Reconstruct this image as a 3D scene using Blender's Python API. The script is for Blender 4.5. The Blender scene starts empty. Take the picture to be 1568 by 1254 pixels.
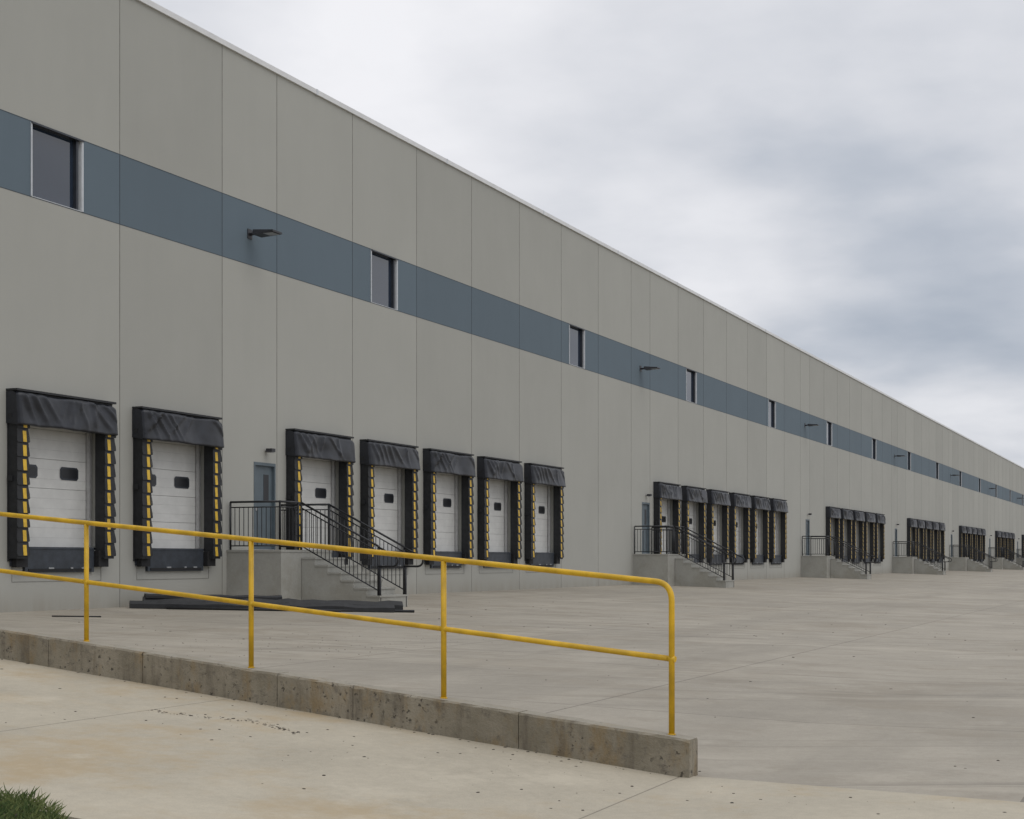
import bpy, math, random
from mathutils import Vector, noise
random.seed(7)
sc=bpy.context.scene
D=19.9
# ------------------------------------------------------------ materials
def newmat(name):
    m=bpy.data.materials.new(name); m.use_nodes=True
    nt=m.node_tree; b=nt.nodes['Principled BSDF']
    return m,nt,b
def L(nt,a,b): nt.links.new(a,b)
def math_n(nt,op,a,b=None,c=None):
    n=nt.nodes.new('ShaderNodeMath'); n.operation=op
    for i,v in enumerate((a,b,c)):
        if v is None: continue
        if isinstance(v,(int,float)): n.inputs[i].default_value=v
        else: L(nt,v,n.inputs[i])
    return n.outputs[0]
def mix(nt,fac,a,b,blend='MIX'):
    n=nt.nodes.new('ShaderNodeMix'); n.data_type='RGBA'; n.blend_type=blend
    for i,v in ((0,fac),(6,a),(7,b)):
        if isinstance(v,(int,float)): n.inputs[i].default_value=v
        elif isinstance(v,tuple): n.inputs[i].default_value=(v[0],v[1],v[2],1)
        else: L(nt,v,n.inputs[i])
    return n.outputs[2]
def noise_n(nt,vec,scale,detail=4,rough=.55,stretch=None,off=(0,0,0)):
    mp=nt.nodes.new('ShaderNodeMapping')
    mp.inputs['Scale'].default_value=stretch or (1,1,1)
    mp.inputs['Location'].default_value=off
    L(nt,vec,mp.inputs[0])
    n=nt.nodes.new('ShaderNodeTexNoise')
    n.inputs['Scale'].default_value=scale; n.inputs['Detail'].default_value=detail
    n.inputs['Roughness'].default_value=rough
    L(nt,mp.outputs[0],n.inputs['Vector']); return n.outputs['Fac']
def ramp(nt,v,lo,hi):
    n=nt.nodes.new('ShaderNodeMapRange'); n.interpolation_type='SMOOTHSTEP'
    n.inputs[1].default_value=lo; n.inputs[2].default_value=hi
    L(nt,v,n.inputs[0]); return n.outputs[0]
def bump(nt,b,h,strength,dist):
    n=nt.nodes.new('ShaderNodeBump'); n.inputs['Strength'].default_value=strength
    n.inputs['Distance'].default_value=dist; L(nt,h,n.inputs['Height']); L(nt,n.outputs[0],b.inputs['Normal'])
def coords(nt): return nt.nodes.new('ShaderNodeTexCoord').outputs['Object']
def rotz(nt,v,deg):
    n=nt.nodes.new('ShaderNodeVectorRotate'); n.rotation_type='Z_AXIS'; n.inputs['Angle'].default_value=math.radians(deg)
    L(nt,v,n.inputs['Vector']); return n.outputs[0]
def simple(name,col,rough=.6,metal=0,var=.15,scale=6,bs=.1,stretch=None):
    m,nt,b=newmat(name); c=coords(nt)
    n=noise_n(nt,c,scale,5,.6,stretch)
    dark=tuple(x*(1-var) for x in col); lite=tuple(min(1,x*(1+var)) for x in col)
    L(nt,mix(nt,ramp(nt,n,.3,.7),dark,lite),b.inputs['Base Color'])
    b.inputs['Roughness'].default_value=rough; b.inputs['Metallic'].default_value=metal
    bump(nt,b,n,bs,.01)
    return m
def line(nt,comp,period,offset,hw):
    t=math_n(nt,'DIVIDE',math_n(nt,'SUBTRACT',comp,offset-period*.5),period)
    f=math_n(nt,'ABSOLUTE',math_n(nt,'SUBTRACT',math_n(nt,'FRACT',t),.5))
    return math_n(nt,'LESS_THAN',f,hw/period)
def wallmat(name,col,dirt):
    m,nt,b=newmat(name); c=coords(nt)
    at=nt.nodes.new('ShaderNodeAttribute'); at.attribute_name='tint'
    n1=noise_n(nt,c,.35,4,.6); n2=noise_n(nt,c,3,4,.6,(1,1,.12)); n3=noise_n(nt,c,60,3,.7)
    v=math_n(nt,'ADD',math_n(nt,'MULTIPLY',math_n(nt,'SUBTRACT',n1,.5),.16),
             math_n(nt,'MULTIPLY',math_n(nt,'SUBTRACT',n2,.5),.05))
    v=math_n(nt,'ADD',v,math_n(nt,'MULTIPLY',math_n(nt,'SUBTRACT',n3,.5),.16))
    v=math_n(nt,'ADD',v,at.outputs['Fac'])
    cc=nt.nodes.new('ShaderNodeVectorMath'); cc.operation='SCALE'
    cc.inputs[0].default_value=col; L(nt,v,cc.inputs['Scale'])
    out=cc.outputs[0]
    if dirt:
        sp=nt.nodes.new('ShaderNodeSeparateXYZ'); L(nt,c,sp.inputs[0])
        low=math_n(nt,'SUBTRACT',1,ramp(nt,sp.outputs[2],-.05,.55))
        f=math_n(nt,'MULTIPLY',low,math_n(nt,'MULTIPLY',n2,.7))
        out=mix(nt,f,out,(.22,.19,.14))
    L(nt,out,b.inputs['Base Color']); b.inputs['Roughness'].default_value=.85
    bump(nt,b,math_n(nt,'ADD',n3,n2),.25,.01)
    return m
def concrete(name,col,stain,px,py,ox,oy,streak=0,stain_amt=.5,hw=.012,patch=.16):
    m,nt,b=newmat(name); c=coords(nt)
    sp=nt.nodes.new('ShaderNodeSeparateXYZ'); L(nt,c,sp.inputs[0])
    n1=noise_n(nt,c,.16,6,.62); n2=noise_n(nt,c,1.1,6,.65); n3=noise_n(nt,c,14,4,.7)
    n4=noise_n(nt,c,90,2,.7); ns=noise_n(nt,c,.45,6,.72,off=(13,5,2)); nw=noise_n(nt,c,.8,7,.72,off=(3,25,2))
    v=math_n(nt,'ADD',1,math_n(nt,'MULTIPLY',math_n(nt,'SUBTRACT',n1,.5),patch*3.4))
    for n,a in ((n2,.44),(n3,.30),(n4,.34)):
        v=math_n(nt,'ADD',v,math_n(nt,'MULTIPLY',math_n(nt,'SUBTRACT',n,.5),a))
    if streak:
        # each cast slab cured to a slightly different tone
        cb=nt.nodes.new('ShaderNodeCombineXYZ')
        L(nt,math_n(nt,'FLOOR',math_n(nt,'DIVIDE',math_n(nt,'SUBTRACT',sp.outputs[0],ox),px)),cb.inputs[0])
        L(nt,math_n(nt,'FLOOR',math_n(nt,'DIVIDE',math_n(nt,'SUBTRACT',sp.outputs[1],oy),py)),cb.inputs[1])
        wn=nt.nodes.new('ShaderNodeTexWhiteNoise'); wn.noise_dimensions='2D'; L(nt,cb.outputs[0],wn.inputs[0])
        v=math_n(nt,'ADD',v,math_n(nt,'MULTIPLY',math_n(nt,'SUBTRACT',wn.outputs[0],.5),.09))
    cc=nt.nodes.new('ShaderNodeVectorMath'); cc.operation='SCALE'
    cc.inputs[0].default_value=col; L(nt,v,cc.inputs['Scale']); out=cc.outputs[0]
    out=mix(nt,math_n(nt,'MULTIPLY',ramp(nt,ns,.47,.66),stain_amt),out,stain)
    out=mix(nt,math_n(nt,'MULTIPLY',ramp(nt,nw,.54,.7),.5),out,tuple(min(1,x*1.25+.02) for x in col))
    if streak:
        r=rotz(nt,c,-26); r2=rotz(nt,c,-14)
        s1=noise_n(nt,r,1.0,5,.7,(1.9,.05,1)); 
        s2=noise_n(nt,r,1.0,3,.6,(8,.05,1),(3,1,0))
        f=math_n(nt,'MULTIPLY',ramp(nt,s1,.5,.7),ramp(nt,s2,.46,.62))
        out=mix(nt,math_n(nt,'MULTIPLY',f,streak),out,tuple(x*.55 for x in col))
        s3=noise_n(nt,r2,1.0,5,.7,(1.1,.07,1),(9,4,0))
        out=mix(nt,math_n(nt,'MULTIPLY',ramp(nt,s3,.52,.72),.6),out,tuple(min(1,x*1.38) for x in col))
        s4=noise_n(nt,c,1.0,5,.65,(.05,.5,1),(2,8,0))
        out=mix(nt,math_n(nt,'MULTIPLY',ramp(nt,s4,.48,.68),.45),out,tuple(x*.72 for x in col))
        # tyre scuffs: arcs left by turning trailers, broken up by noise
        brk=ramp(nt,noise_n(nt,c,.5,5,.75,off=(7,7,7)),.42,.62)
        for (ax,ay,R,w,am) in ((48,7,28.3,.06,.35),(48,7,28.62,.05,.3),(48,7,30.3,.07,.3),(48,7,26.4,.05,.25),(70,-10,47,.08,.3),(70,-10,45.1,.08,.3),(60,40,50,.08,.3),(60,40,48.2,.08,.28),(5,-30,42,.07,.3),(5,-30,43.9,.07,.3)):
            dx=math_n(nt,'SUBTRACT',sp.outputs[0],ax); dyy=math_n(nt,'SUBTRACT',sp.outputs[1],ay)
            r_=math_n(nt,'SQRT',math_n(nt,'ADD',math_n(nt,'MULTIPLY',dx,dx),math_n(nt,'MULTIPLY',dyy,dyy)))
            a_=math_n(nt,'ABSOLUTE',math_n(nt,'SUBTRACT',r_,R))
            k_=math_n(nt,'SUBTRACT',1,ramp(nt,a_,w*.3,w*1.6))
            out=mix(nt,math_n(nt,'MULTIPLY',math_n(nt,'MULTIPLY',k_,brk),am),out,tuple(x*.5 for x in col))
    if px: 
        lm=math_n(nt,'MAXIMUM',line(nt,sp.outputs[0],px,ox,hw),line(nt,sp.outputs[1],py,oy,hw))
        out=mix(nt,math_n(nt,'MULTIPLY',lm,.6),out,(.12,.105,.085))
    L(nt,out,b.inputs['Base Color']); b.inputs['Roughness'].default_value=.85
    bump(nt,b,math_n(nt,'ADD',n3,math_n(nt,'MULTIPLY',n4,.6)),.3,.012)
    return m
M={}
M['wall']=wallmat('painted_concrete',(.395,.392,.358),True)
M['band']=wallmat('band_paint',(.122,.162,.195),False)
M['joint']=simple('sealant',(.20,.195,.175),.8)
M['djoint']=simple('sealant_dark',(.06,.075,.09),.8)
M['coping']=simple('coping_metal',(.72,.72,.72),.4,.0,.05,2)
M['roof']=simple('roof_membrane',(.6,.6,.58),.8)
M['black']=simple('black_vinyl',(.014,.015,.017),.6,0,.3,8,.3)
M['cloth']=simple('header_vinyl',(.016,.018,.024),.42,0,.35,4,.35)
M['yellow']=simple('yellow_strip',(.66,.42,.03),.5,0,.15,10)
M['door']=simple('dock_door_white',(.63,.63,.61),.5,0,.07,2,.05)
M['dgroove']=simple('door_groove',(.48,.48,.47),.6)
m,nt,b=newmat('window_glass'); c=coords(nt); n=noise_n(nt,c,.6,2)
L(nt,mix(nt,n,(.018,.028,.05),(.028,.042,.065)),b.inputs['Base Color']); b.inputs['Roughness'].default_value=.06; b.inputs['IOR'].default_value=1.8
M['glass']=m
M['dglass']=simple('door_light',(.012,.013,.016),.35)
M['frame']=simple('aluminium_frame',(.62,.64,.66),.4,.2,.06)
M['dframe']=simple('dark_frame',(.03,.035,.045),.4)
M['leveler']=simple('leveler_steel',(.035,.042,.053),.5,.1,.25,5)
M['galv']=simple('galvanised',(.5,.5,.5),.4,.6,.1)
M['lgrey']=simple('reflector_grey',(.28,.29,.3),.5,0,.1)
M['mandoor']=simple('man_door',(.105,.135,.155),.5,0,.08,3)
M['rubber']=simple('bumper_rubber',(.012,.012,.013),.8)
M['rail']=simple('black_rail_paint',(.012,.013,.016),.4,.0,.2)
M['yrail']=simple('yellow_rail_paint',(.62,.375,.012),.42,0,.18,5,.15)
M['stairc']=concrete('stair_concrete',(.33,.325,.295),(.24,.225,.18),0,0,0,0,patch=.1)
M['yard']=concrete('yard_concrete',(.335,.302,.247),(.25,.213,.16),6.2,4.6,2.1,1.0,streak=.6,stain_amt=.5,hw=.012)
M['ramp']=concrete('ramp_concrete',(.43,.385,.30),(.40,.30,.17),40,4.1,30,3.3,streak=0,stain_amt=.7,hw=.007)
M['lamp']=simple('lamp_body',(.03,.03,.035),.5)
M['lens']=simple('lamp_lens',(.3,.3,.3),.3)
M['soil']=simple('mud',(.06,.05,.038),.95)
M['field']=simple('field_grass',(.07,.09,.035),.95,0,.3,.3)
# curb: weathered
m,nt,b=newmat('curb_concrete'); c=coords(nt)
n1=noise_n(nt,c,1.2,6,.7); n2=noise_n(nt,c,9,6,.75); n3=noise_n(nt,c,45,4,.7); n5=noise_n(nt,c,3,5,.7,(1,1,.5),(4,4,4))
nv=noise_n(nt,c,7,4,.6,(1,1,.15),(1,2,4))
o=mix(nt,ramp(nt,n1,.35,.65),(.215,.19,.14),(.32,.285,.22))
o=mix(nt,math_n(nt,'MULTIPLY',ramp(nt,n5,.48,.66),.75),o,(.25,.18,.09))
o=mix(nt,math_n(nt,'MULTIPLY',ramp(nt,n2,.5,.70),.7),o,(.12,.105,.085))
o=mix(nt,math_n(nt,'MULTIPLY',ramp(nt,nv,.5,.68),.6),o,(.12,.10,.075))
p1=ramp(nt,noise_n(nt,c,26,3,.5,off=(5,5,5)),.61,.68)
pit=math_n(nt,'MULTIPLY',p1,ramp(nt,n1,.44,.56))
o=mix(nt,math_n(nt,'MULTIPLY',pit,.8),o,(.05,.043,.033))
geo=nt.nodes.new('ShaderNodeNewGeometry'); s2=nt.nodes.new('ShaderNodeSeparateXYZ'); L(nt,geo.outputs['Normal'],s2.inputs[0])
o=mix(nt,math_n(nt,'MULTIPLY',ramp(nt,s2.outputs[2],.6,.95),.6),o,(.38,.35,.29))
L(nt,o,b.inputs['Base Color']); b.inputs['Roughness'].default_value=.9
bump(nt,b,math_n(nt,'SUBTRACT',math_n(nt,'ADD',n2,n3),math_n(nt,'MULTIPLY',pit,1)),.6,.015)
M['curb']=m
m,nt,b=newmat('grass_blades'); c=coords(nt); n=noise_n(nt,c,12,3)
L(nt,mix(nt,ramp(nt,n,.35,.65),(.045,.085,.018),(.17,.20,.06)),b.inputs['Base Color']); b.inputs['Roughness'].default_value=.7
M['blade']=m
# ------------------------------------------------------------ builder
class B:
    def __init__(s): s.v=[];s.f=[];s.m=[];s.sm=[];s.t=[];s.names=[]
    def mi(s,k):
        if k not in s.names: s.names.append(k)
        return s.names.index(k)
    def face(s,pts,k,smooth=False,t=1.0):
        i=len(s.v); s.v+= [tuple(p) for p in pts]; s.f.append(tuple(range(i,i+len(pts))))
        s.m.append(s.mi(k)); s.sm.append(smooth); s.t.append(t)
    def box(s,x0,x1,y0,y1,z0,z1,k,t=1.0):
        if x0>x1:x0,x1=x1,x0
        if y0>y1:y0,y1=y1,y0
        i=len(s.v)
        s.v+=[(x0,y0,z0),(x1,y0,z0),(x1,y1,z0),(x0,y1,z0),(x0,y0,z1),(x1,y0,z1),(x1,y1,z1),(x0,y1,z1)]
        for q in ((0,3,2,1),(4,5,6,7),(0,1,5,4),(1,2,6,5),(2,3,7,6),(3,0,4,7)):
            s.f.append(tuple(i+j for j in q)); s.m.append(s.mi(k)); s.sm.append(False); s.t.append(t)
    def hexa(s,p,k,t=1.0):
        i=len(s.v); s.v+=[tuple(q) for q in p]
        for q in ((0,3,2,1),(4,5,6,7),(0,1,5,4),(1,2,6,5),(2,3,7,6),(3,0,4,7)):
            s.f.append(tuple(i+j for j in q)); s.m.append(s.mi(k)); s.sm.append(False); s.t.append(t)
    def tube(s,path,r,k,n=8,cap=True):
        path=[Vector(p) for p in path]; rings=[]
        for i,p in enumerate(path):
            if i==0:d=path[1]-p
            elif i==len(path)-1:d=p-path[i-1]
            else:d=(path[i+1]-p).normalized()+(p-path[i-1]).normalized()
            d.normalize()
            ref=Vector((0,0,1)) if abs(d.z)<.9 else Vector((1,0,0))
            if i==0: a=d.cross(ref).normalized()
            else:
                a=(pa-d*pa.dot(d)).normalized()
            pa=a; bb=d.cross(a)
            st=len(s.v)
            for j in range(n):
                an=2*math.pi*j/n; s.v.append(tuple(p+(a*math.cos(an)+bb*math.sin(an))*r))
            rings.append(st)
        for q in range(len(rings)-1):
            for j in range(n):
                j2=(j+1)%n
                s.f.append((rings[q]+j,rings[q]+j2,rings[q+1]+j2,rings[q+1]+j)); s.m.append(s.mi(k)); s.sm.append(True); s.t.append(1)
        if cap:
            s.f.append(tuple(rings[0]+j for j in range(n))[::-1]); s.m.append(s.mi(k)); s.sm.append(False); s.t.append(1)
            s.f.append(tuple(rings[-1]+j for j in range(n))); s.m.append(s.mi(k)); s.sm.append(False); s.t.append(1)
    def mesh(s,name):
        me=bpy.data.meshes.new(name); me.from_pydata(s.v,[],s.f)
        for k in s.names: me.materials.append(M[k])
        me.polygons.foreach_set('material_index',s.m); me.polygons.foreach_set('use_smooth',s.sm)
        a=me.attributes.new('tint','FLOAT','FACE'); a.data.foreach_set('value',s.t)
        me.update(); return me
def obj(name,me,parent=None,loc=(0,0,0)):
    o=bpy.data.objects.new(name,me); sc.collection.objects.link(o); o.location=loc
    if parent: o.parent=parent
    return o
def arc(c,r,a0,a1,u,w,n=6):
    return [Vector(c)+Vector(u)*r*math.cos(a0+(a1-a0)*i/n)+Vector(w)*r*math.sin(a0+(a1-a0)*i/n) for i in range(n+1)]
# ------------------------------------------------------------ layout
BAY=3.63; MB=2.27
ms=[29.45,57.07]+[85.2+28.2*i for i in range(11)]
joints=[];docks=[]
x=29.45
while x>-20: joints.append(x); x-=BAY
for c in (23.95,27.65): docks.append(c)
for k,mm in enumerate(ms):
    s0=mm+MB; nxt=ms[k+1] if k+1<len(ms) else s0+7*BAY
    bay=(nxt-s0)/7
    joints+= [mm]+[s0+bay*i for i in range(7)]
    st,nn=((0,5) if k==0 else (0,6) if k==1 else (1,5))
    for i in range(st,st+nn): docks.append(s0+bay*(i+.5))
joints=sorted(set(round(j,3) for j in joints)); XE=nxt; joints.append(XE); X0=joints[0]
wins=[24.63,37.76,52.0,65.6,79.6]+[93.3+14.1*i for i in range(21)]
wins=[w for w in wins if w<XE-3]; wins+= [10.9]
Z1,Z2=1.2,3.9; BB,BT,RT=7.73,9.14,12.43
OW=1.18
building=obj('warehouse_building',None)
# ------------------------------------------------------------ wall
wb=B()
cuts=set(joints)
for c in docks: cuts|={c-OW,c+OW}
for w in wins: cuts|={w-1.42,w}
for mm in ms: cuts|={mm+1.28,mm+2.2}
RX0,RX1=7.6,11.6; cuts|={RX0,RX1}
cuts=sorted(cuts)
tints=[random.gauss(1,.028) for _ in joints]
for a,b_ in zip(cuts,cuts[1:]):
    if b_-a<1e-4: continue
    c=(a+b_)/2
    pi_=sum(1 for j in joints if j<=c)-1; t=tints[pi_]
    isd=any(abs(c-d)<OW for d in docks); isw=any(w-1.42<c<w for w in wins); ism=any(mm+1.28<c<mm+2.2 for mm in ms)
    isr=RX0<c<RX1
    segs=[]
    if isd: segs+=[(-1.2,Z1,'wall'),(Z2,BB,'wall')]
    elif ism: segs+=[(-1.2,1.18,'wall'),(3.22,BB,'wall')]
    elif isr: segs+=[(-1.2,.88,'wall'),(4.9,BB,'wall')]
    else: segs+=[(-1.2,BB,'wall')]
    if not isw: segs.append((BB,BT,'band'))
    segs.append((BT,RT,'wall'))
    for z0,z1,k in segs:
        wb.face([(a,D,z0),(b_,D,z0),(b_,D,z1),(a,D,z1)],k,t=t)
# shell
wb.face([(X0,D,-1.2),(X0,D,RT),(X0,D+70,RT),(X0,D+70,-1.2)],'wall')
wb.face([(XE,D,-1.2),(XE,D+70,-1.2),(XE,D+70,RT),(XE,D,RT)],'wall')
wb.face([(X0,D+70,-1.2),(X0,D+70,RT),(XE,D+70,RT),(XE,D+70,-1.2)],'wall')
wb.face([(X0,D+.3,RT-.4),(XE,D+.3,RT-.4),(XE,D+70,RT-.4),(X0,D+70,RT-.4)],'roof')
wb.face([(X0,D+.3,RT-.4),(X0,D+.3,RT),(XE,D+.3,RT),(XE,D+.3,RT-.4)],'wall')
obj('wall',wb.mesh('wall'),building)
tb=B()
tb.box(X0-.03,XE+.03,D-.05,D+.34,RT,RT+.12,'coping')
q_=X0
while q_<XE:
    tb.box(q_-.04,q_+.04,D-.056,D+.30,RT-.01,RT+.127,'frame'); q_+=7.32
for j in joints[1:-1]:
    w=.009
    tb.box(j-w,j+w,D-.004,D+.02,-.3,BB-.01,'joint'); tb.box(j-w,j+w,D-.004,D+.02,BT+.01,RT-.005,'joint')
    tb.box(j-w,j+w,D-.004,D+.02,BB+.01,BT-.01,'djoint')
for z in (BB,BT):
    tb.box(X0,XE,D-.003,D+.01,z-.008,z+.006,'djoint')
obj('trim',tb.mesh('trim'),building)
# ------------------------------------------------------------ clerestory windows
w=B()
W=1.42;H=BT-BB
w.box(-W,0,.10,.12,0,H,'glass')
for a in ((-W,-W+.015,-.004,.10),(-.015,0,-.004,.10)): w.box(a[0],a[1],a[2],a[3],0,H,'frame')
w.box(-W+.015,-.015,-.004,.10,H-.03,H-.016,'dframe'); w.box(-W+.015,-.015,-.004,.10,.009,.02,'frame')
w.box(-W+.015,-W+.055,.06,.098,.02,H-.03,'frame'); w.box(-.06,-.015,.06,.098,.02,H-.03,'frame')
w.box(-W-.03,-W,-.02,.0,0.01,H-.02,'frame'); w.box(.0,.04,-.025,.0,.01,H-.02,'frame')
w.box(-.12,-.06,.02,.098,.02,H-.03,'dframe')
w.box(-W-.03,.04,-.045,-.02,H-.045,H-.012,'dframe')
wm=w.mesh('window')
for s in wins: obj('clerestory_window',wm,building,(s,D,BB))
# ------------------------------------------------------------ dock units
def dock_mesh(seed):
    d=B(); rnd=random.Random(seed)
    y=.22; nsec=5; h=(Z2+.1-Z1)/nsec
    for i in range(nsec):
        z=Z1+i*h
        d.box(-OW-.1,OW+.1,y,y+.04,z+.004,z+h-.004,'door',1)
        d.box(-OW-.1,OW+.1,y-.002,y,z+h*.32,z+h*.32+.005,'dgroove'); d.box(-OW-.1,OW+.1,y-.002,y,z+h*.66,z+h*.66+.005,'dgroove')
    d.box(-OW-.1,OW+.1,y+.03,y+.05,Z1,Z2+.1,'dgroove')
    for cx in (-.6,.58):
        z=2.63; a,bh=.25,.105
        for (aa,hh,yy,k) in ((a+.02,bh+.02,y-.012,'dframe'),(a-.015,bh-.015,y-.016,'dglass')):
            r=.045
            pts=[(cx-aa+r,z-hh),(cx+aa-r,z-hh),(cx+aa,z-hh+r),(cx+aa,z+hh-r),(cx+aa-r,z+hh),(cx-aa+r,z+hh),(cx-aa,z+hh-r),(cx-aa,z-hh+r)]
            d.face([(p[0],yy,p[1]) for p in pts],k)
    d.box(-OW-.05,-OW,.0+.002,.3,Z1,Z2,'wall'); d.box(OW,OW+.05,.002,.3,Z1,Z2,'wall'); d.box(-OW,OW,.002,.3,Z2,Z2+.05,'wall')
    d.box(-OW,OW,.0,.3,Z1-.05,Z1,'leveler')
    d.box(OW-.10,OW-.03,.12,.2,Z1,Z2,'galv')
    SW=1.40
    for sgn in (-1,1):
        xo=SW*sgn; xi=(SW-.30)*sgn
        d.box(xo,xi,-.03,0,.93,4.0,'black')
        d.box(xo-.01*sgn,xi,-.23,-.03,.98,3.98,'black')
        z=3.62; i=0
        while z>1.22:
            hh=.262
            dx=rnd.uniform(-.006,.006)
            x0,x1=sorted((xo,xi)); x0+=dx; x1+=dx
            t0=-.235; bt=-.250-rnd.uniform(0,.010)
            d.hexa([(x0,bt,z-hh+.01),(x1,bt,z-hh+.01),(x1,-.228,z-hh+.01),(x0,-.228,z-hh+.01),(x0,t0,z),(x1,t0,z),(x1,-.228,z),(x0,-.228,z)],'black')
            ya,yb=sorted(((SW-.235)*sgn,(SW-.14)*sgn)); ya+=dx; yb+=dx
            def yf(zz): return t0+(bt-t0)*(z-zz)/hh-.004
            za,zb=z-hh+.02,z-.03-rnd.uniform(0,.02)
            d.face([(ya,yf(za),za),(yb,yf(za),za),(yb,yf(zb),zb),(ya,yf(zb),zb)],'yellow')
            for ex,e2 in ((xi,xi-.016*sgn),(xo,xo+.022*sgn)):
                d.face([(ex,bt,z-hh+.01),(e2,bt-.004,z-hh+.03),(e2,bt+.006,z-hh+.11),(ex,-.236,z-.03)],'black')
            z-=hh-.002
        d.box(xo,xo+.04*sgn,-.14,-.06,3.55,3.63,'black'); d.box(xo,xo+.04*sgn,-.14,-.06,2.4,2.5,'black')
        bx0,bx1=sorted((sgn*1.02,sgn*1.32))
        for q in range(5): d.box(bx0+.004*(q%2),bx1,-.03-.025*q-.023,-.03-.025*q,.82+.01*(q%2),1.14-.008*(q%2),'rubber')
        d.box(bx0-.02,bx1+.02,-.03,-.0,.84,1.12,'leveler')
    d.box(-.99,.99,-.06,.0,.72,1.19,'leveler'); d.box(-.97,.97,-.075,-.06,1.16,1.2,'leveler')
    d.box(-.9,.9,-.075,-.06,.74,.79,'rubber')
    for cx,wd in ((-.35,.14),(.28,.06),(.6,.12)): d.box(cx,cx+wd,-.085,-.06,.785,.815,'lgrey')
    d.box(-1.28,1.28,-.006,0,.545,.555,'joint'); d.box(-1.28,-1.27,-.006,0,.555,.82,'joint'); d.box(1.27,1.28,-.006,0,.555,.82,'joint')
    # header
    d.box(-SW-.03,SW+.03,-.26,-.0,4.045,4.085,'black')
    d.box(-SW+.02,SW-.02,-.2,-.0,3.5,4.04,'black')
    nx,nv=60,30
    prof=[]
    for j in range(nv+1):
        v=j/nv
        if v<.25: q=v/.25; prof.append((-.12-.17*math.sin(q*math.pi/2),4.04-.09*(1-math.cos(q*math.pi/2))))
        elif v<.92: q=(v-.25)/.67; prof.append((-.29-.05*q,3.95-.53*q))
        else: q=(v-.92)/.08; prof.append((-.34+.09*q,3.42))
    base=len(d.v)
    folds=[(rnd.uniform(0,.9),rnd.uniform(-.9,.9),rnd.uniform(.02,.045),rnd.uniform(.02,.05)) for _ in range(7)]
    folds+=[(.02,.35,.05,.03),(.10,.45,.045,.03),(.2,.5,.035,.03)]
    for i in range(nx+1):
        u=i/nx; xx=(-SW-.03)+(2*SW+.06)*u
        edge=min(u,1-u)*nx
        droop=.07*max(0,(u-.92)/.08)**2
        for j in range(nv+1):
            yy,zz=prof[j]; v=j/nv
            wv=noise.noise(Vector((xx*1.4,v*1.6,seed*3.1)))*.07
            fr=0
            for (fu,sl,am,wd) in folds:
                dd=u-(fu+sl*v*.45); 
                fr+=am*max(0,1-abs(dd)/wd)*math.sin(min(1,max(0,v*1.2))*math.pi)**.6 if v<.83 else am*max(0,1-abs(dd)/wd)*.3
            k=min(1,edge/3)
            zz2=zz-(droop if v<.6 else 0)+ (noise.noise(Vector((xx*1.3,seed,2)))*.03+noise.noise(Vector((xx*5,seed,4)))*.01)*(v>.8)
            yy2=yy-(wv+fr)*k*(.45 if v<.1 else 1)
            if edge<1: yy2=yy*.82
            d.v.append((xx,yy2,zz2))
    for i in range(nx):
        for j in range(nv):
            p=base+i*(nv+1)+j
            d.f.append((p,p+1,p+nv+2,p+nv+1)); d.m.append(d.mi('cloth')); d.sm.append(True); d.t.append(1)
    for i in (0,nx):
        idx=[base+i*(nv+1)+j for j in range(nv+1)]
        c0=len(d.v); xx=d.v[idx[0]][0]; d.v+=[(xx,-.0,3.46),(xx,-.0,4.03)]
        d.f.append(tuple(idx+[c0,c0+1]) if i==0 else tuple((idx+[c0,c0+1])[::-1])); d.m.append(d.mi('cloth')); d.sm.append(False); d.t.append(1)
    return d.mesh('loading_dock')
dms=[dock_mesh(s) for s in range(5)]
for i,c in enumerate(docks): obj('loading_dock_door',dms[(i*3+i//4)%5],building,(c,D,0))
# ------------------------------------------------------------ man doors and lights
d=B()
d.box(.05,.87,.06,.10,1.2,3.15,'mandoor'); d.box(0,.05,-.012,.12,1.18,3.22,'mandoor'); d.box(.87,.92,-.012,.12,1.18,3.22,'mandoor'); d.box(.05,.87,-.012,.12,3.15,3.22,'mandoor')
d.box(.0,.92,-.02,.3,1.14,1.2,'galv'); d.box(.12,.2,.02,.06,2.1,2.16,'galv'); d.box(.12,.14,.045,.06,2.0,2.25,'galv')
d.box(.5,.72,.055,.06,2.35,2.95,'dglass')
d.tube([(.5,0,3.5),(.5,-.08,3.5)],.03,'galv'); d.box(.42,.58,-.22,-.06,3.47,3.55,'lamp'); d.box(.44,.56,-.2,-.08,3.455,3.47,'lens')
md=d.mesh('man_door')
f=B()
f.tube([(0,0,0),(0,-.25,.02)],.035,'lamp'); f.box(-.09,.09,-.02,0,-.1,.12,'lamp')
f.hexa([(-.2,-.75,-.02),(.2,-.75,-.02),(.2,-.2,-.05),(-.2,-.2,-.05),(-.2,-.75,.02),(.2,-.75,.02),(.17,-.2,.07),(-.17,-.2,.07)],'lamp')
f.box(-.15,.15,-.7,-.4,-.036,-.03,'lens')
fl=f.mesh('flood_light')
for i,mm in enumerate(ms):
    obj('personnel_door',md,building,(mm+1.28,D,0)); obj('wall_floodlight',fl,building,(mm+1.1,D,8.42))
d=B()
for i in range(7): d.box(RX0-.1,RX1+.1,D+.25,D+.29,.88+i*.59+.005,.88+(i+1)*.59-.005,'door')
d.box(RX0-.1,RX0,D+.002,D+.3,.8,4.9,'wall'); d.box(RX1,RX1+.1,D+.002,D+.3,.8,4.9,'wall'); d.box(RX0,RX1,D+.002,D+.3,4.9,5,'wall')
obj('drive_in_door',d.mesh('drive_in_door'),building)
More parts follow.
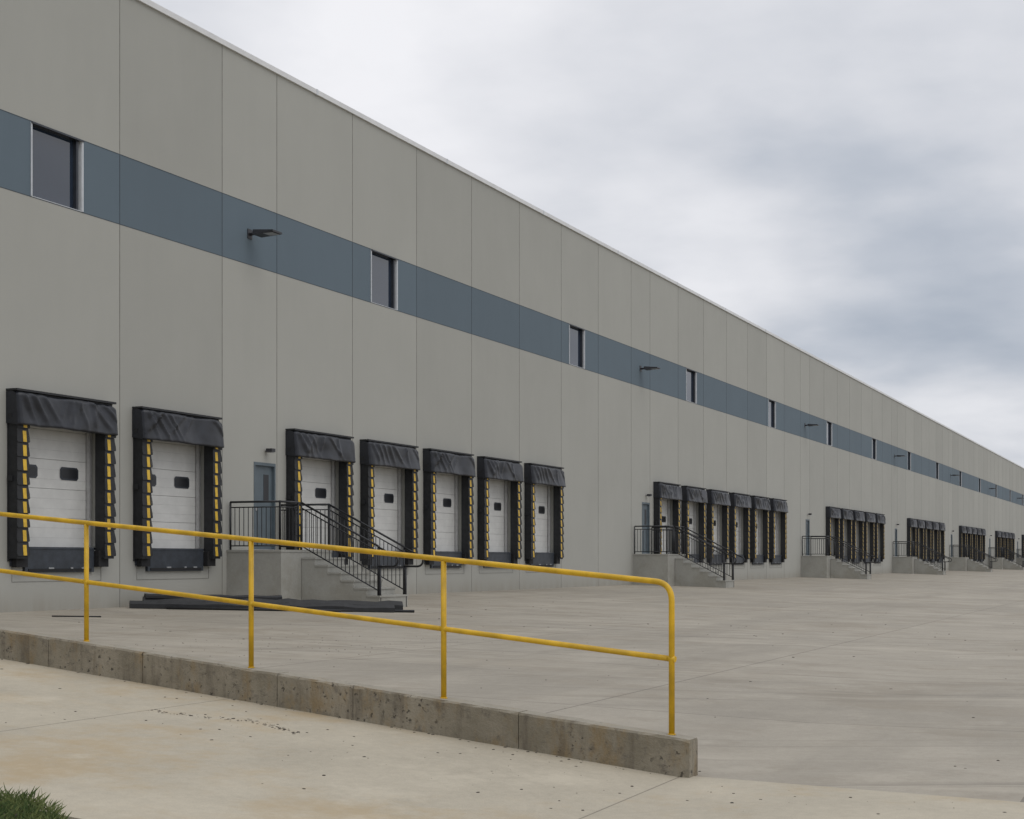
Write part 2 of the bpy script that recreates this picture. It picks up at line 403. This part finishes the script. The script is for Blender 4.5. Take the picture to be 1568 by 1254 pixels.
# ------------------------------------------------------------ stairs
def stair_meshes():
    s=B(); W=1.42; T=1.18
    s.box(.18,2.38,-W,-.004,-.6,T-.05,'stairc'); s.box(.165,2.395,-W-.012,-.004,T-.05,T,'stairc')
    r=T/7
    for i in range(6):
        zt=T-r*(i+1); y0=-W-.012-.33*i
        s.box(1.04,2.38,y0-.33,y0,-.6,zt-.04,'stairc'); s.box(1.025,2.395,y0-.35,y0-(0.02 if i else 0),zt-.04,zt,'stairc')
    q=B()
    H=1.07
    def panel(p0,p1,pick=.115,lo=.09):
        p0=Vector(p0);p1=Vector(p1); up=Vector((0,0,1))
        q.tube([p0+up*H,p1+up*H],.024,'rail'); q.tube([p0+up*lo,p1+up*lo],.015,'rail',6)
        q.tube([p0+up*(H-.12),p1+up*(H-.12)],.015,'rail',6)
        q.tube([p0-up*.02,p0+up*H],.024,'rail'); q.tube([p1-up*.02,p1+up*H],.024,'rail')
        n=max(1,int((p1-p0).length/pick))
        for i in range(1,n):
            p=p0.lerp(p1,i/n); q.tube([p+up*lo,p+up*(H-.12)],.010,'rail',5,False)
    panel((.24,-.06,T),(.24,-W+.07,T)); panel((.24,-W+.07,T),(1.02,-W+.07,T)); panel((2.32,-.06,T),(2.32,-W+.02,T))
    bot=T-r*6
    for x in (1.10,2.32):
        y0=-W+.04; y1=-W-.33*6+.05
        z1=bot+.0
        panel((x,y0,T),(x,y1,z1+.02))
        path=[Vector((x,y1,z1+H)),Vector((x,y1-.36,z1+H-.17))]
        path+=arc((x,y1-.36,z1+H-.30),.13,math.pi/2,-math.pi/2,(0,-1,0),(0,0,1))
        path+=[Vector((x,y1,z1+H-.43))]
        q.tube(path,.024,'rail')
        q.tube([(x,y1-.05,z1+H-.43),(x,y1-.05,-.25)],.022,'rail')
    return s.mesh('steps'),q.mesh('handrail')
sm_,qm=stair_meshes()
for mm in ms:
    e=obj('concrete_staircase',None,None,(mm,D,0)); obj('steps',sm_,e); obj('handrail',qm,e)
# ------------------------------------------------------------ ground
def yz(y): return -.56 if y<3.3 else -.56+.56*(y-3.3)/(D-3.3)
def rz(y): return yz(y)+.005 if y<3.3 else -.555+.0865*(y-3.3)
def cx(y): return 10.59+.142*(y-3.39)
g=B(); g.face([(-3000,-3000,-.9),(3000,-3000,-.9),(3000,3000,-.9),(-3000,3000,-.9)],'field'); obj('ground',g.mesh('ground'))
g=B()
for y0,y1 in ((-70,3.3),(3.3,D+.3)):
    xs=[-60,0,20,40,80,160,XE+60]
    for a,b_ in zip(xs,xs[1:]): g.face([(a,y0,yz(y0)),(b_,y0,yz(y0)),(b_,y1,yz(y1)),(a,y1,yz(y1))],'yard')
obj('concrete_yard',g.mesh('yard'))
g=B()
g.face([(-40,-40,rz(0)),(cx(-40)-.0,-40,rz(0)),(cx(3.3),3.3,rz(3.3-1e-6)),(-40,3.3,rz(3.3-1e-6))],'ramp')
g.face([(-40,3.3,-.555),(cx(3.3),3.3,-.555),(cx(5.2),5.2,rz(5.2)),(-40,5.2,rz(5.2))],'ramp')
g.face([(6.55,5.2,rz(5.2)),(cx(5.2),5.2,rz(5.2)),(cx(D),D,rz(D)),(6.75,D,rz(D))],'ramp')
g.face([(6.55,5.2,rz(5.2)),(6.75,D,rz(D)),(6.75,D,-.9),(6.55,5.2,-.9)],'ramp')
obj('concrete_ramp',g.mesh('ramp'))
# ramp-side wall (kerb)
g=B(); rnd=random.Random(3)
ys=[3.22,4.6,6.12,6.89,8.39,9.55,11.4,13,14.7,16.4,18.1,D-.01]
def czt(y): return -.275+.0865*(y-3.39)
for a,b_ in zip(ys,ys[1:]):
    a2=a+.003; b2=b_-.003; n=22; dz=rnd.uniform(-.003,.003)
    rows=[]
    for i in range(n+1):
        y=a2+(b2-a2)*i/n; c=cx(y); zt=czt(y)+dz+noise.noise(Vector((y*3,1,1)))*.006
        j=lambda s:noise.noise(Vector((y*8,s,0)))*.009
        bv=.014
        if i in (0,n): bv=.02
        rows.append([(c-.1+j(1),y,-1.0),(c-.1+j(2),y,zt-bv-.002+j(7)*1.0),(c-.1+bv+j(3),y,zt),(c+.1-bv+j(4),y,zt),(c+.1+j(5),y,zt-bv),(c+.1+j(6),y,-1.0)])
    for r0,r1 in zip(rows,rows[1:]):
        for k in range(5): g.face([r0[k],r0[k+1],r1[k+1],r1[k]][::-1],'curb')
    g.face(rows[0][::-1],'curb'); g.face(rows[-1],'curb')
g.hexa([(cx(3.3)-.085,3.3,-1),(cx(3.3)+.085,3.3,-1),(cx(D-.03)+.085,D-.03,-1),(cx(D-.03)-.085,D-.03,-1),
        (cx(3.3)-.085,3.3,czt(3.3)-.03),(cx(3.3)+.085,3.3,czt(3.3)-.03),(cx(D-.03)+.085,D-.03,czt(D)-.03),(cx(D-.03)-.085,D-.03,czt(D)-.03)],'soil')
obj('concrete_retaining_wall',g.mesh('retaining_wall'))
# ------------------------------------------------------------ yellow guardrail
g=B(); up=Vector((0,0,1))
dy=5.77/3
py=[3.39+dy*i for i in range(9)]; py=[p for p in py if p<D-.3]
P=[Vector((cx(y),y,czt(y))) for y in py]
R=.0215; HT=1.07
dirv=(P[-1]-P[0]).normalized()
end=Vector((cx(D-.05),D-.05,czt(D-.05)))
a=P[0]
corner=a+up*HT
path=[a-up*.02,corner-up*.13]
for i in range(1,8):
    t=i/8; path.append((corner-up*.13)*(1-t)**2+corner*2*t*(1-t)+(corner+dirv*.13)*t*t)
path+=[corner+dirv*.13]+[p+up*(HT+random.uniform(-.006,.004)) for p in P[1:]]+[end+up*HT]
g.tube(path,R,'yrail',14)
g.tube([P[0]+up*.535]+[p+up*.535 for p in P[1:]]+[end+up*.535],R*.96,'yrail',12)
for p in P[1:]: g.tube([p-up*.02,p+up*(HT-.012)],R*1.02,'yrail',14)
for p in P:
    g.tube([p-up*.002,p+up*.008],R*1.3,'yrail',14)
    g.tube([p+up*.535-dirv*.028,p+up*.535+dirv*.028],R*1.04,'yrail',12)
obj('yellow_guardrail',g.mesh('yellow_guardrail'))
# ------------------------------------------------------------ leftover black foam pads on the yard
def on(x,y,h): return (x,y,yz(y)+h)
def padobj(name,p0,p1,w,h,lift=0):
    b=B(); p0=Vector(p0);p1=Vector(p1); dd=(p1-p0); dd.z=0; sd=Vector((-dd.y,dd.x,0)).normalized()*w/2
    n=20
    rows=[]
    for i in range(n+1):
        p=p0.lerp(p1,i/n); wob=noise.noise(p*.8)*.08; z=yz(p.y)+lift; hh=h*(1+.35*noise.noise(p*2.1))
        p=Vector((p.x,p.y+wob,z+.006))
        rows.append([p-sd,p-sd+up*hh*.6,p-sd*.6+up*hh,p+sd*.5+up*hh,p+sd+up*hh*.6,p+sd])
    for r0,r1 in zip(rows,rows[1:]):
        for k in range(5): b.face([r0[k],r1[k],r1[k+1],r0[k+1]],'black')
    b.face(rows[0],'black'); b.face(rows[-1][::-1],'black')
    return obj(name,b.mesh(name))
padobj('black_foam_pad',(25.75,19.6,0),(29.25,15.5,0),.32,.15)
padobj('black_foam_pad',(26.2,19.6,0),(29.8,15.6,0),.30,.21)
padobj('black_foam_pad',(26.2,19.55,0),(28.2,17.6,0),.24,.09,.19)
b=B()
b.tube([on(26.0,18.9,.03),on(27.6,17.0,.03),on(29.55,15.15,.03)],.028,'black')
b.tube([on(26.6,18.2,.02),on(28.3,16.2,.02)],.02,'black')
b.tube([on(22.1,18.5,.012),on(22.7,17.9,.012)],.012,'black')
obj('black_plastic_pipe',b.mesh('pipe'))
# ------------------------------------------------------------ debris
b=B(); rnd=random.Random(11)
def clod(x,y,z,s):
    st=len(b.v); n=6; hh=s*rnd.uniform(.2,.5); el=rnd.uniform(.5,1.6); a0=rnd.random()*6
    for ring,(rr,zz) in enumerate(((1,0),(.75,.7))):
        for j in range(n):
            an=a0+2*math.pi*j/n; r=s*rr*rnd.uniform(.7,1.2)
            b.v.append((x+r*math.cos(an)*el,y+r*math.sin(an),z+zz*hh))
    b.v.append((x,y,z+hh))
    for j in range(n):
        k=(j+1)%n
        b.f.append((st+j,st+k,st+n+k,st+n+j)); b.f.append((st+n+j,st+n+k,st+2*n))
        for _ in range(2): b.m.append(b.mi('soil')); b.sm.append(False); b.t.append(1)
for i in range(300):
    x=rnd.uniform(7,42); y=rnd.uniform(-3,19.5)
    if x<cx(y)+.15: z=rz(y); s=rnd.choice((.005,.007,.010,.014))
    else: z=yz(y); s=rnd.choice((.008,.011,.015,.022))
    if abs(x-cx(y))<.16: continue
    if x<6.8 : continue
    clod(x,y,z,s)
for i in range(110):
    y=rnd.uniform(6.0,7.4); x=10.05+rnd.gauss(0,.04)+.08*math.sin(y*5)
    clod(x,y,rz(y),rnd.choice((.005,.007,.010,.014)))
for i in range(130):
    x=rnd.gauss(9.6,.7); y=rnd.uniform(1,8)
    if x<cx(y)-.15: clod(x,y,rz(y),rnd.choice((.004,.006,.008,.012)))
for i in range(160):
    x=rnd.gauss(19,2.5); y=rnd.gauss(12,1.0); clod(x,y,yz(y),rnd.choice((.006,.009,.012)))
for i in range(60):
    y=rnd.uniform(3.4,12); clod(cx(y)-.12-abs(rnd.gauss(0,.03)),y,rz(y),rnd.choice((.006,.01,.014)))
obj('dirt_debris',b.mesh('dirt_debris'))
# ------------------------------------------------------------ grass verge
b=B()
def gedge(y): return 6.53+.02*math.sin(y*6)-max(0,(5.8-y))**1.6*.9
ysg=[5.12+.15*i for i in range(20)]+[9,12,15,D-.02]
for y0,y1 in zip(ysg,ysg[1:]):
    b.face([(-40,y0,rz(y0)+.012),(gedge(y0)+.07,y0,rz(y0)+.012),(gedge(y1)+.07,y1,rz(y1)+.012),(-40,y1,rz(y1)+.012)],'soil')
for i in range(17000):
    y=rnd.uniform(5.10,9.5); x=gedge(y)+.12-abs(rnd.gauss(0,.55))+rnd.uniform(0,.06)
    h=rnd.uniform(.02,.065)*(1 if rnd.random()<.93 else 1.7); a=rnd.random()*6.28; w=.0025
    z=rz(y)+.008; lx,ly=rnd.gauss(0,.03),rnd.gauss(0,.03)
    b.face([(x-w*math.cos(a),y-w*math.sin(a),z),(x+w*math.cos(a),y+w*math.sin(a),z),(x+lx*.4+w*.7*math.cos(a),y+ly*.4,z+h*.6),(x+lx,y+ly,z+h)],'blade')
obj('grass_verge',b.mesh('grass_verge'))
# ------------------------------------------------------------ world
wd=bpy.data.worlds.new('World'); sc.world=wd; wd.use_nodes=True; nt=wd.node_tree; nt.nodes.clear()
out=nt.nodes.new('ShaderNodeOutputWorld'); sky=nt.nodes.new('ShaderNodeTexSky'); sky.sky_type='NISHITA'; sky.sun_disc=False
EL,AZ=math.radians(58),math.radians(200)
sky.sun_elevation=EL; sky.sun_rotation=AZ
bg1=nt.nodes.new('ShaderNodeBackground'); bg1.inputs[1].default_value=.08; L(nt,sky.outputs[0],bg1.inputs[0])
tc=nt.nodes.new('ShaderNodeTexCoord').outputs['Generated']
sp=nt.nodes.new('ShaderNodeSeparateXYZ'); L(nt,tc,sp.inputs[0])
den=math_n(nt,'ADD',math_n(nt,'MAXIMUM',sp.outputs[2],0),.2)
cb=nt.nodes.new('ShaderNodeCombineXYZ')
L(nt,math_n(nt,'DIVIDE',sp.outputs[0],den),cb.inputs[0]); L(nt,math_n(nt,'DIVIDE',sp.outputs[1],den),cb.inputs[1])
c1=noise_n(nt,cb.outputs[0],.9,4,.5,off=(2.3,1.1,0)); c2=noise_n(nt,cb.outputs[0],2.2,5,.52,off=(0,7,0))
def blob(px,py,r0,r1):
    v=Vector((.9166,.3999,0))+Vector((.3999,-.9166,0))*((px-784)/2400)+Vector((0,0,1))*((857-py)/2400); v.normalize()
    dn=nt.nodes.new('ShaderNodeVectorMath'); dn.operation='DOT_PRODUCT'; nn=nt.nodes.new('ShaderNodeVectorMath'); nn.operation='NORMALIZE'
    L(nt,tc,nn.inputs[0]); L(nt,nn.outputs[0],dn.inputs[0]); dn.inputs[1].default_value=v
    return ramp(nt,dn.outputs['Value'],math.cos(math.radians(r1)),math.cos(math.radians(r0)))
f=math_n(nt,'ADD',math_n(nt,'MULTIPLY',c1,.55),math_n(nt,'MULTIPLY',c2,.45))
f=math_n(nt,'SUBTRACT',f,math_n(nt,'MULTIPLY',blob(1500,520,0,6),.08))
f=math_n(nt,'SUBTRACT',f,math_n(nt,'MULTIPLY',blob(1180,310,0,5),.04))
f=math_n(nt,'ADD',f,math_n(nt,'MULTIPLY',blob(640,90,0,8),.09))
f=math_n(nt,'ADD',f,math_n(nt,'MULTIPLY',blob(1110,430,0,3),.05))
f=math_n(nt,'ADD',f,math_n(nt,'MULTIPLY',blob(1500,630,0,3),.06))
f=math_n(nt,'ADD',f,.035)
cr=nt.nodes.new('ShaderNodeValToRGB'); L(nt,f,cr.inputs[0])
e=cr.color_ramp.elements; e[0].position=.32; e[0].color=(.42,.465,.54,1); e[1].position=.70; e[1].color=(.92,.92,.95,1)
for p,cc in ((.42,(.53,.565,.63,1)),(.50,(.66,.68,.73,1)),(.58,(.77,.78,.82,1))):
    k=cr.color_ramp.elements.new(p); k.color=cc
zen=math_n(nt,'ADD',1,math_n(nt,'MULTIPLY',ramp(nt,sp.outputs[2],.4,.95),.3))
bg2=nt.nodes.new('ShaderNodeBackground'); L(nt,cr.outputs[0],bg2.inputs[0]); L(nt,zen,bg2.inputs[1])
ms_=nt.nodes.new('ShaderNodeMixShader'); ms_.inputs[0].default_value=.95
L(nt,bg1.outputs[0],ms_.inputs[1]); L(nt,bg2.outputs[0],ms_.inputs[2]); L(nt,ms_.outputs[0],out.inputs[0])
sun=bpy.data.lights.new('sun','SUN'); sun.energy=.7; sun.angle=math.radians(45); sun.color=(1,.95,.87)
so=obj('sun',sun)
az=AZ; dirs=Vector((math.sin(az)*math.cos(EL),math.cos(az)*math.cos(EL),math.sin(EL)))
so.rotation_euler=dirs.to_track_quat('Z','Y').to_euler()
# ------------------------------------------------------------ camera
cam=bpy.data.cameras.new('camera'); co=obj('camera',cam); co.location=(0,0,.96)
co.rotation_euler=(math.radians(90),0,math.radians(23.57-90))
cam.sensor_width=36; cam.lens=36*2400/1568; cam.shift_y=230/1568; cam.clip_start=.1; cam.clip_end=6000
sc.camera=co
sc.view_settings.view_transform='Standard'; sc.view_settings.look='None'; sc.view_settings.exposure=0
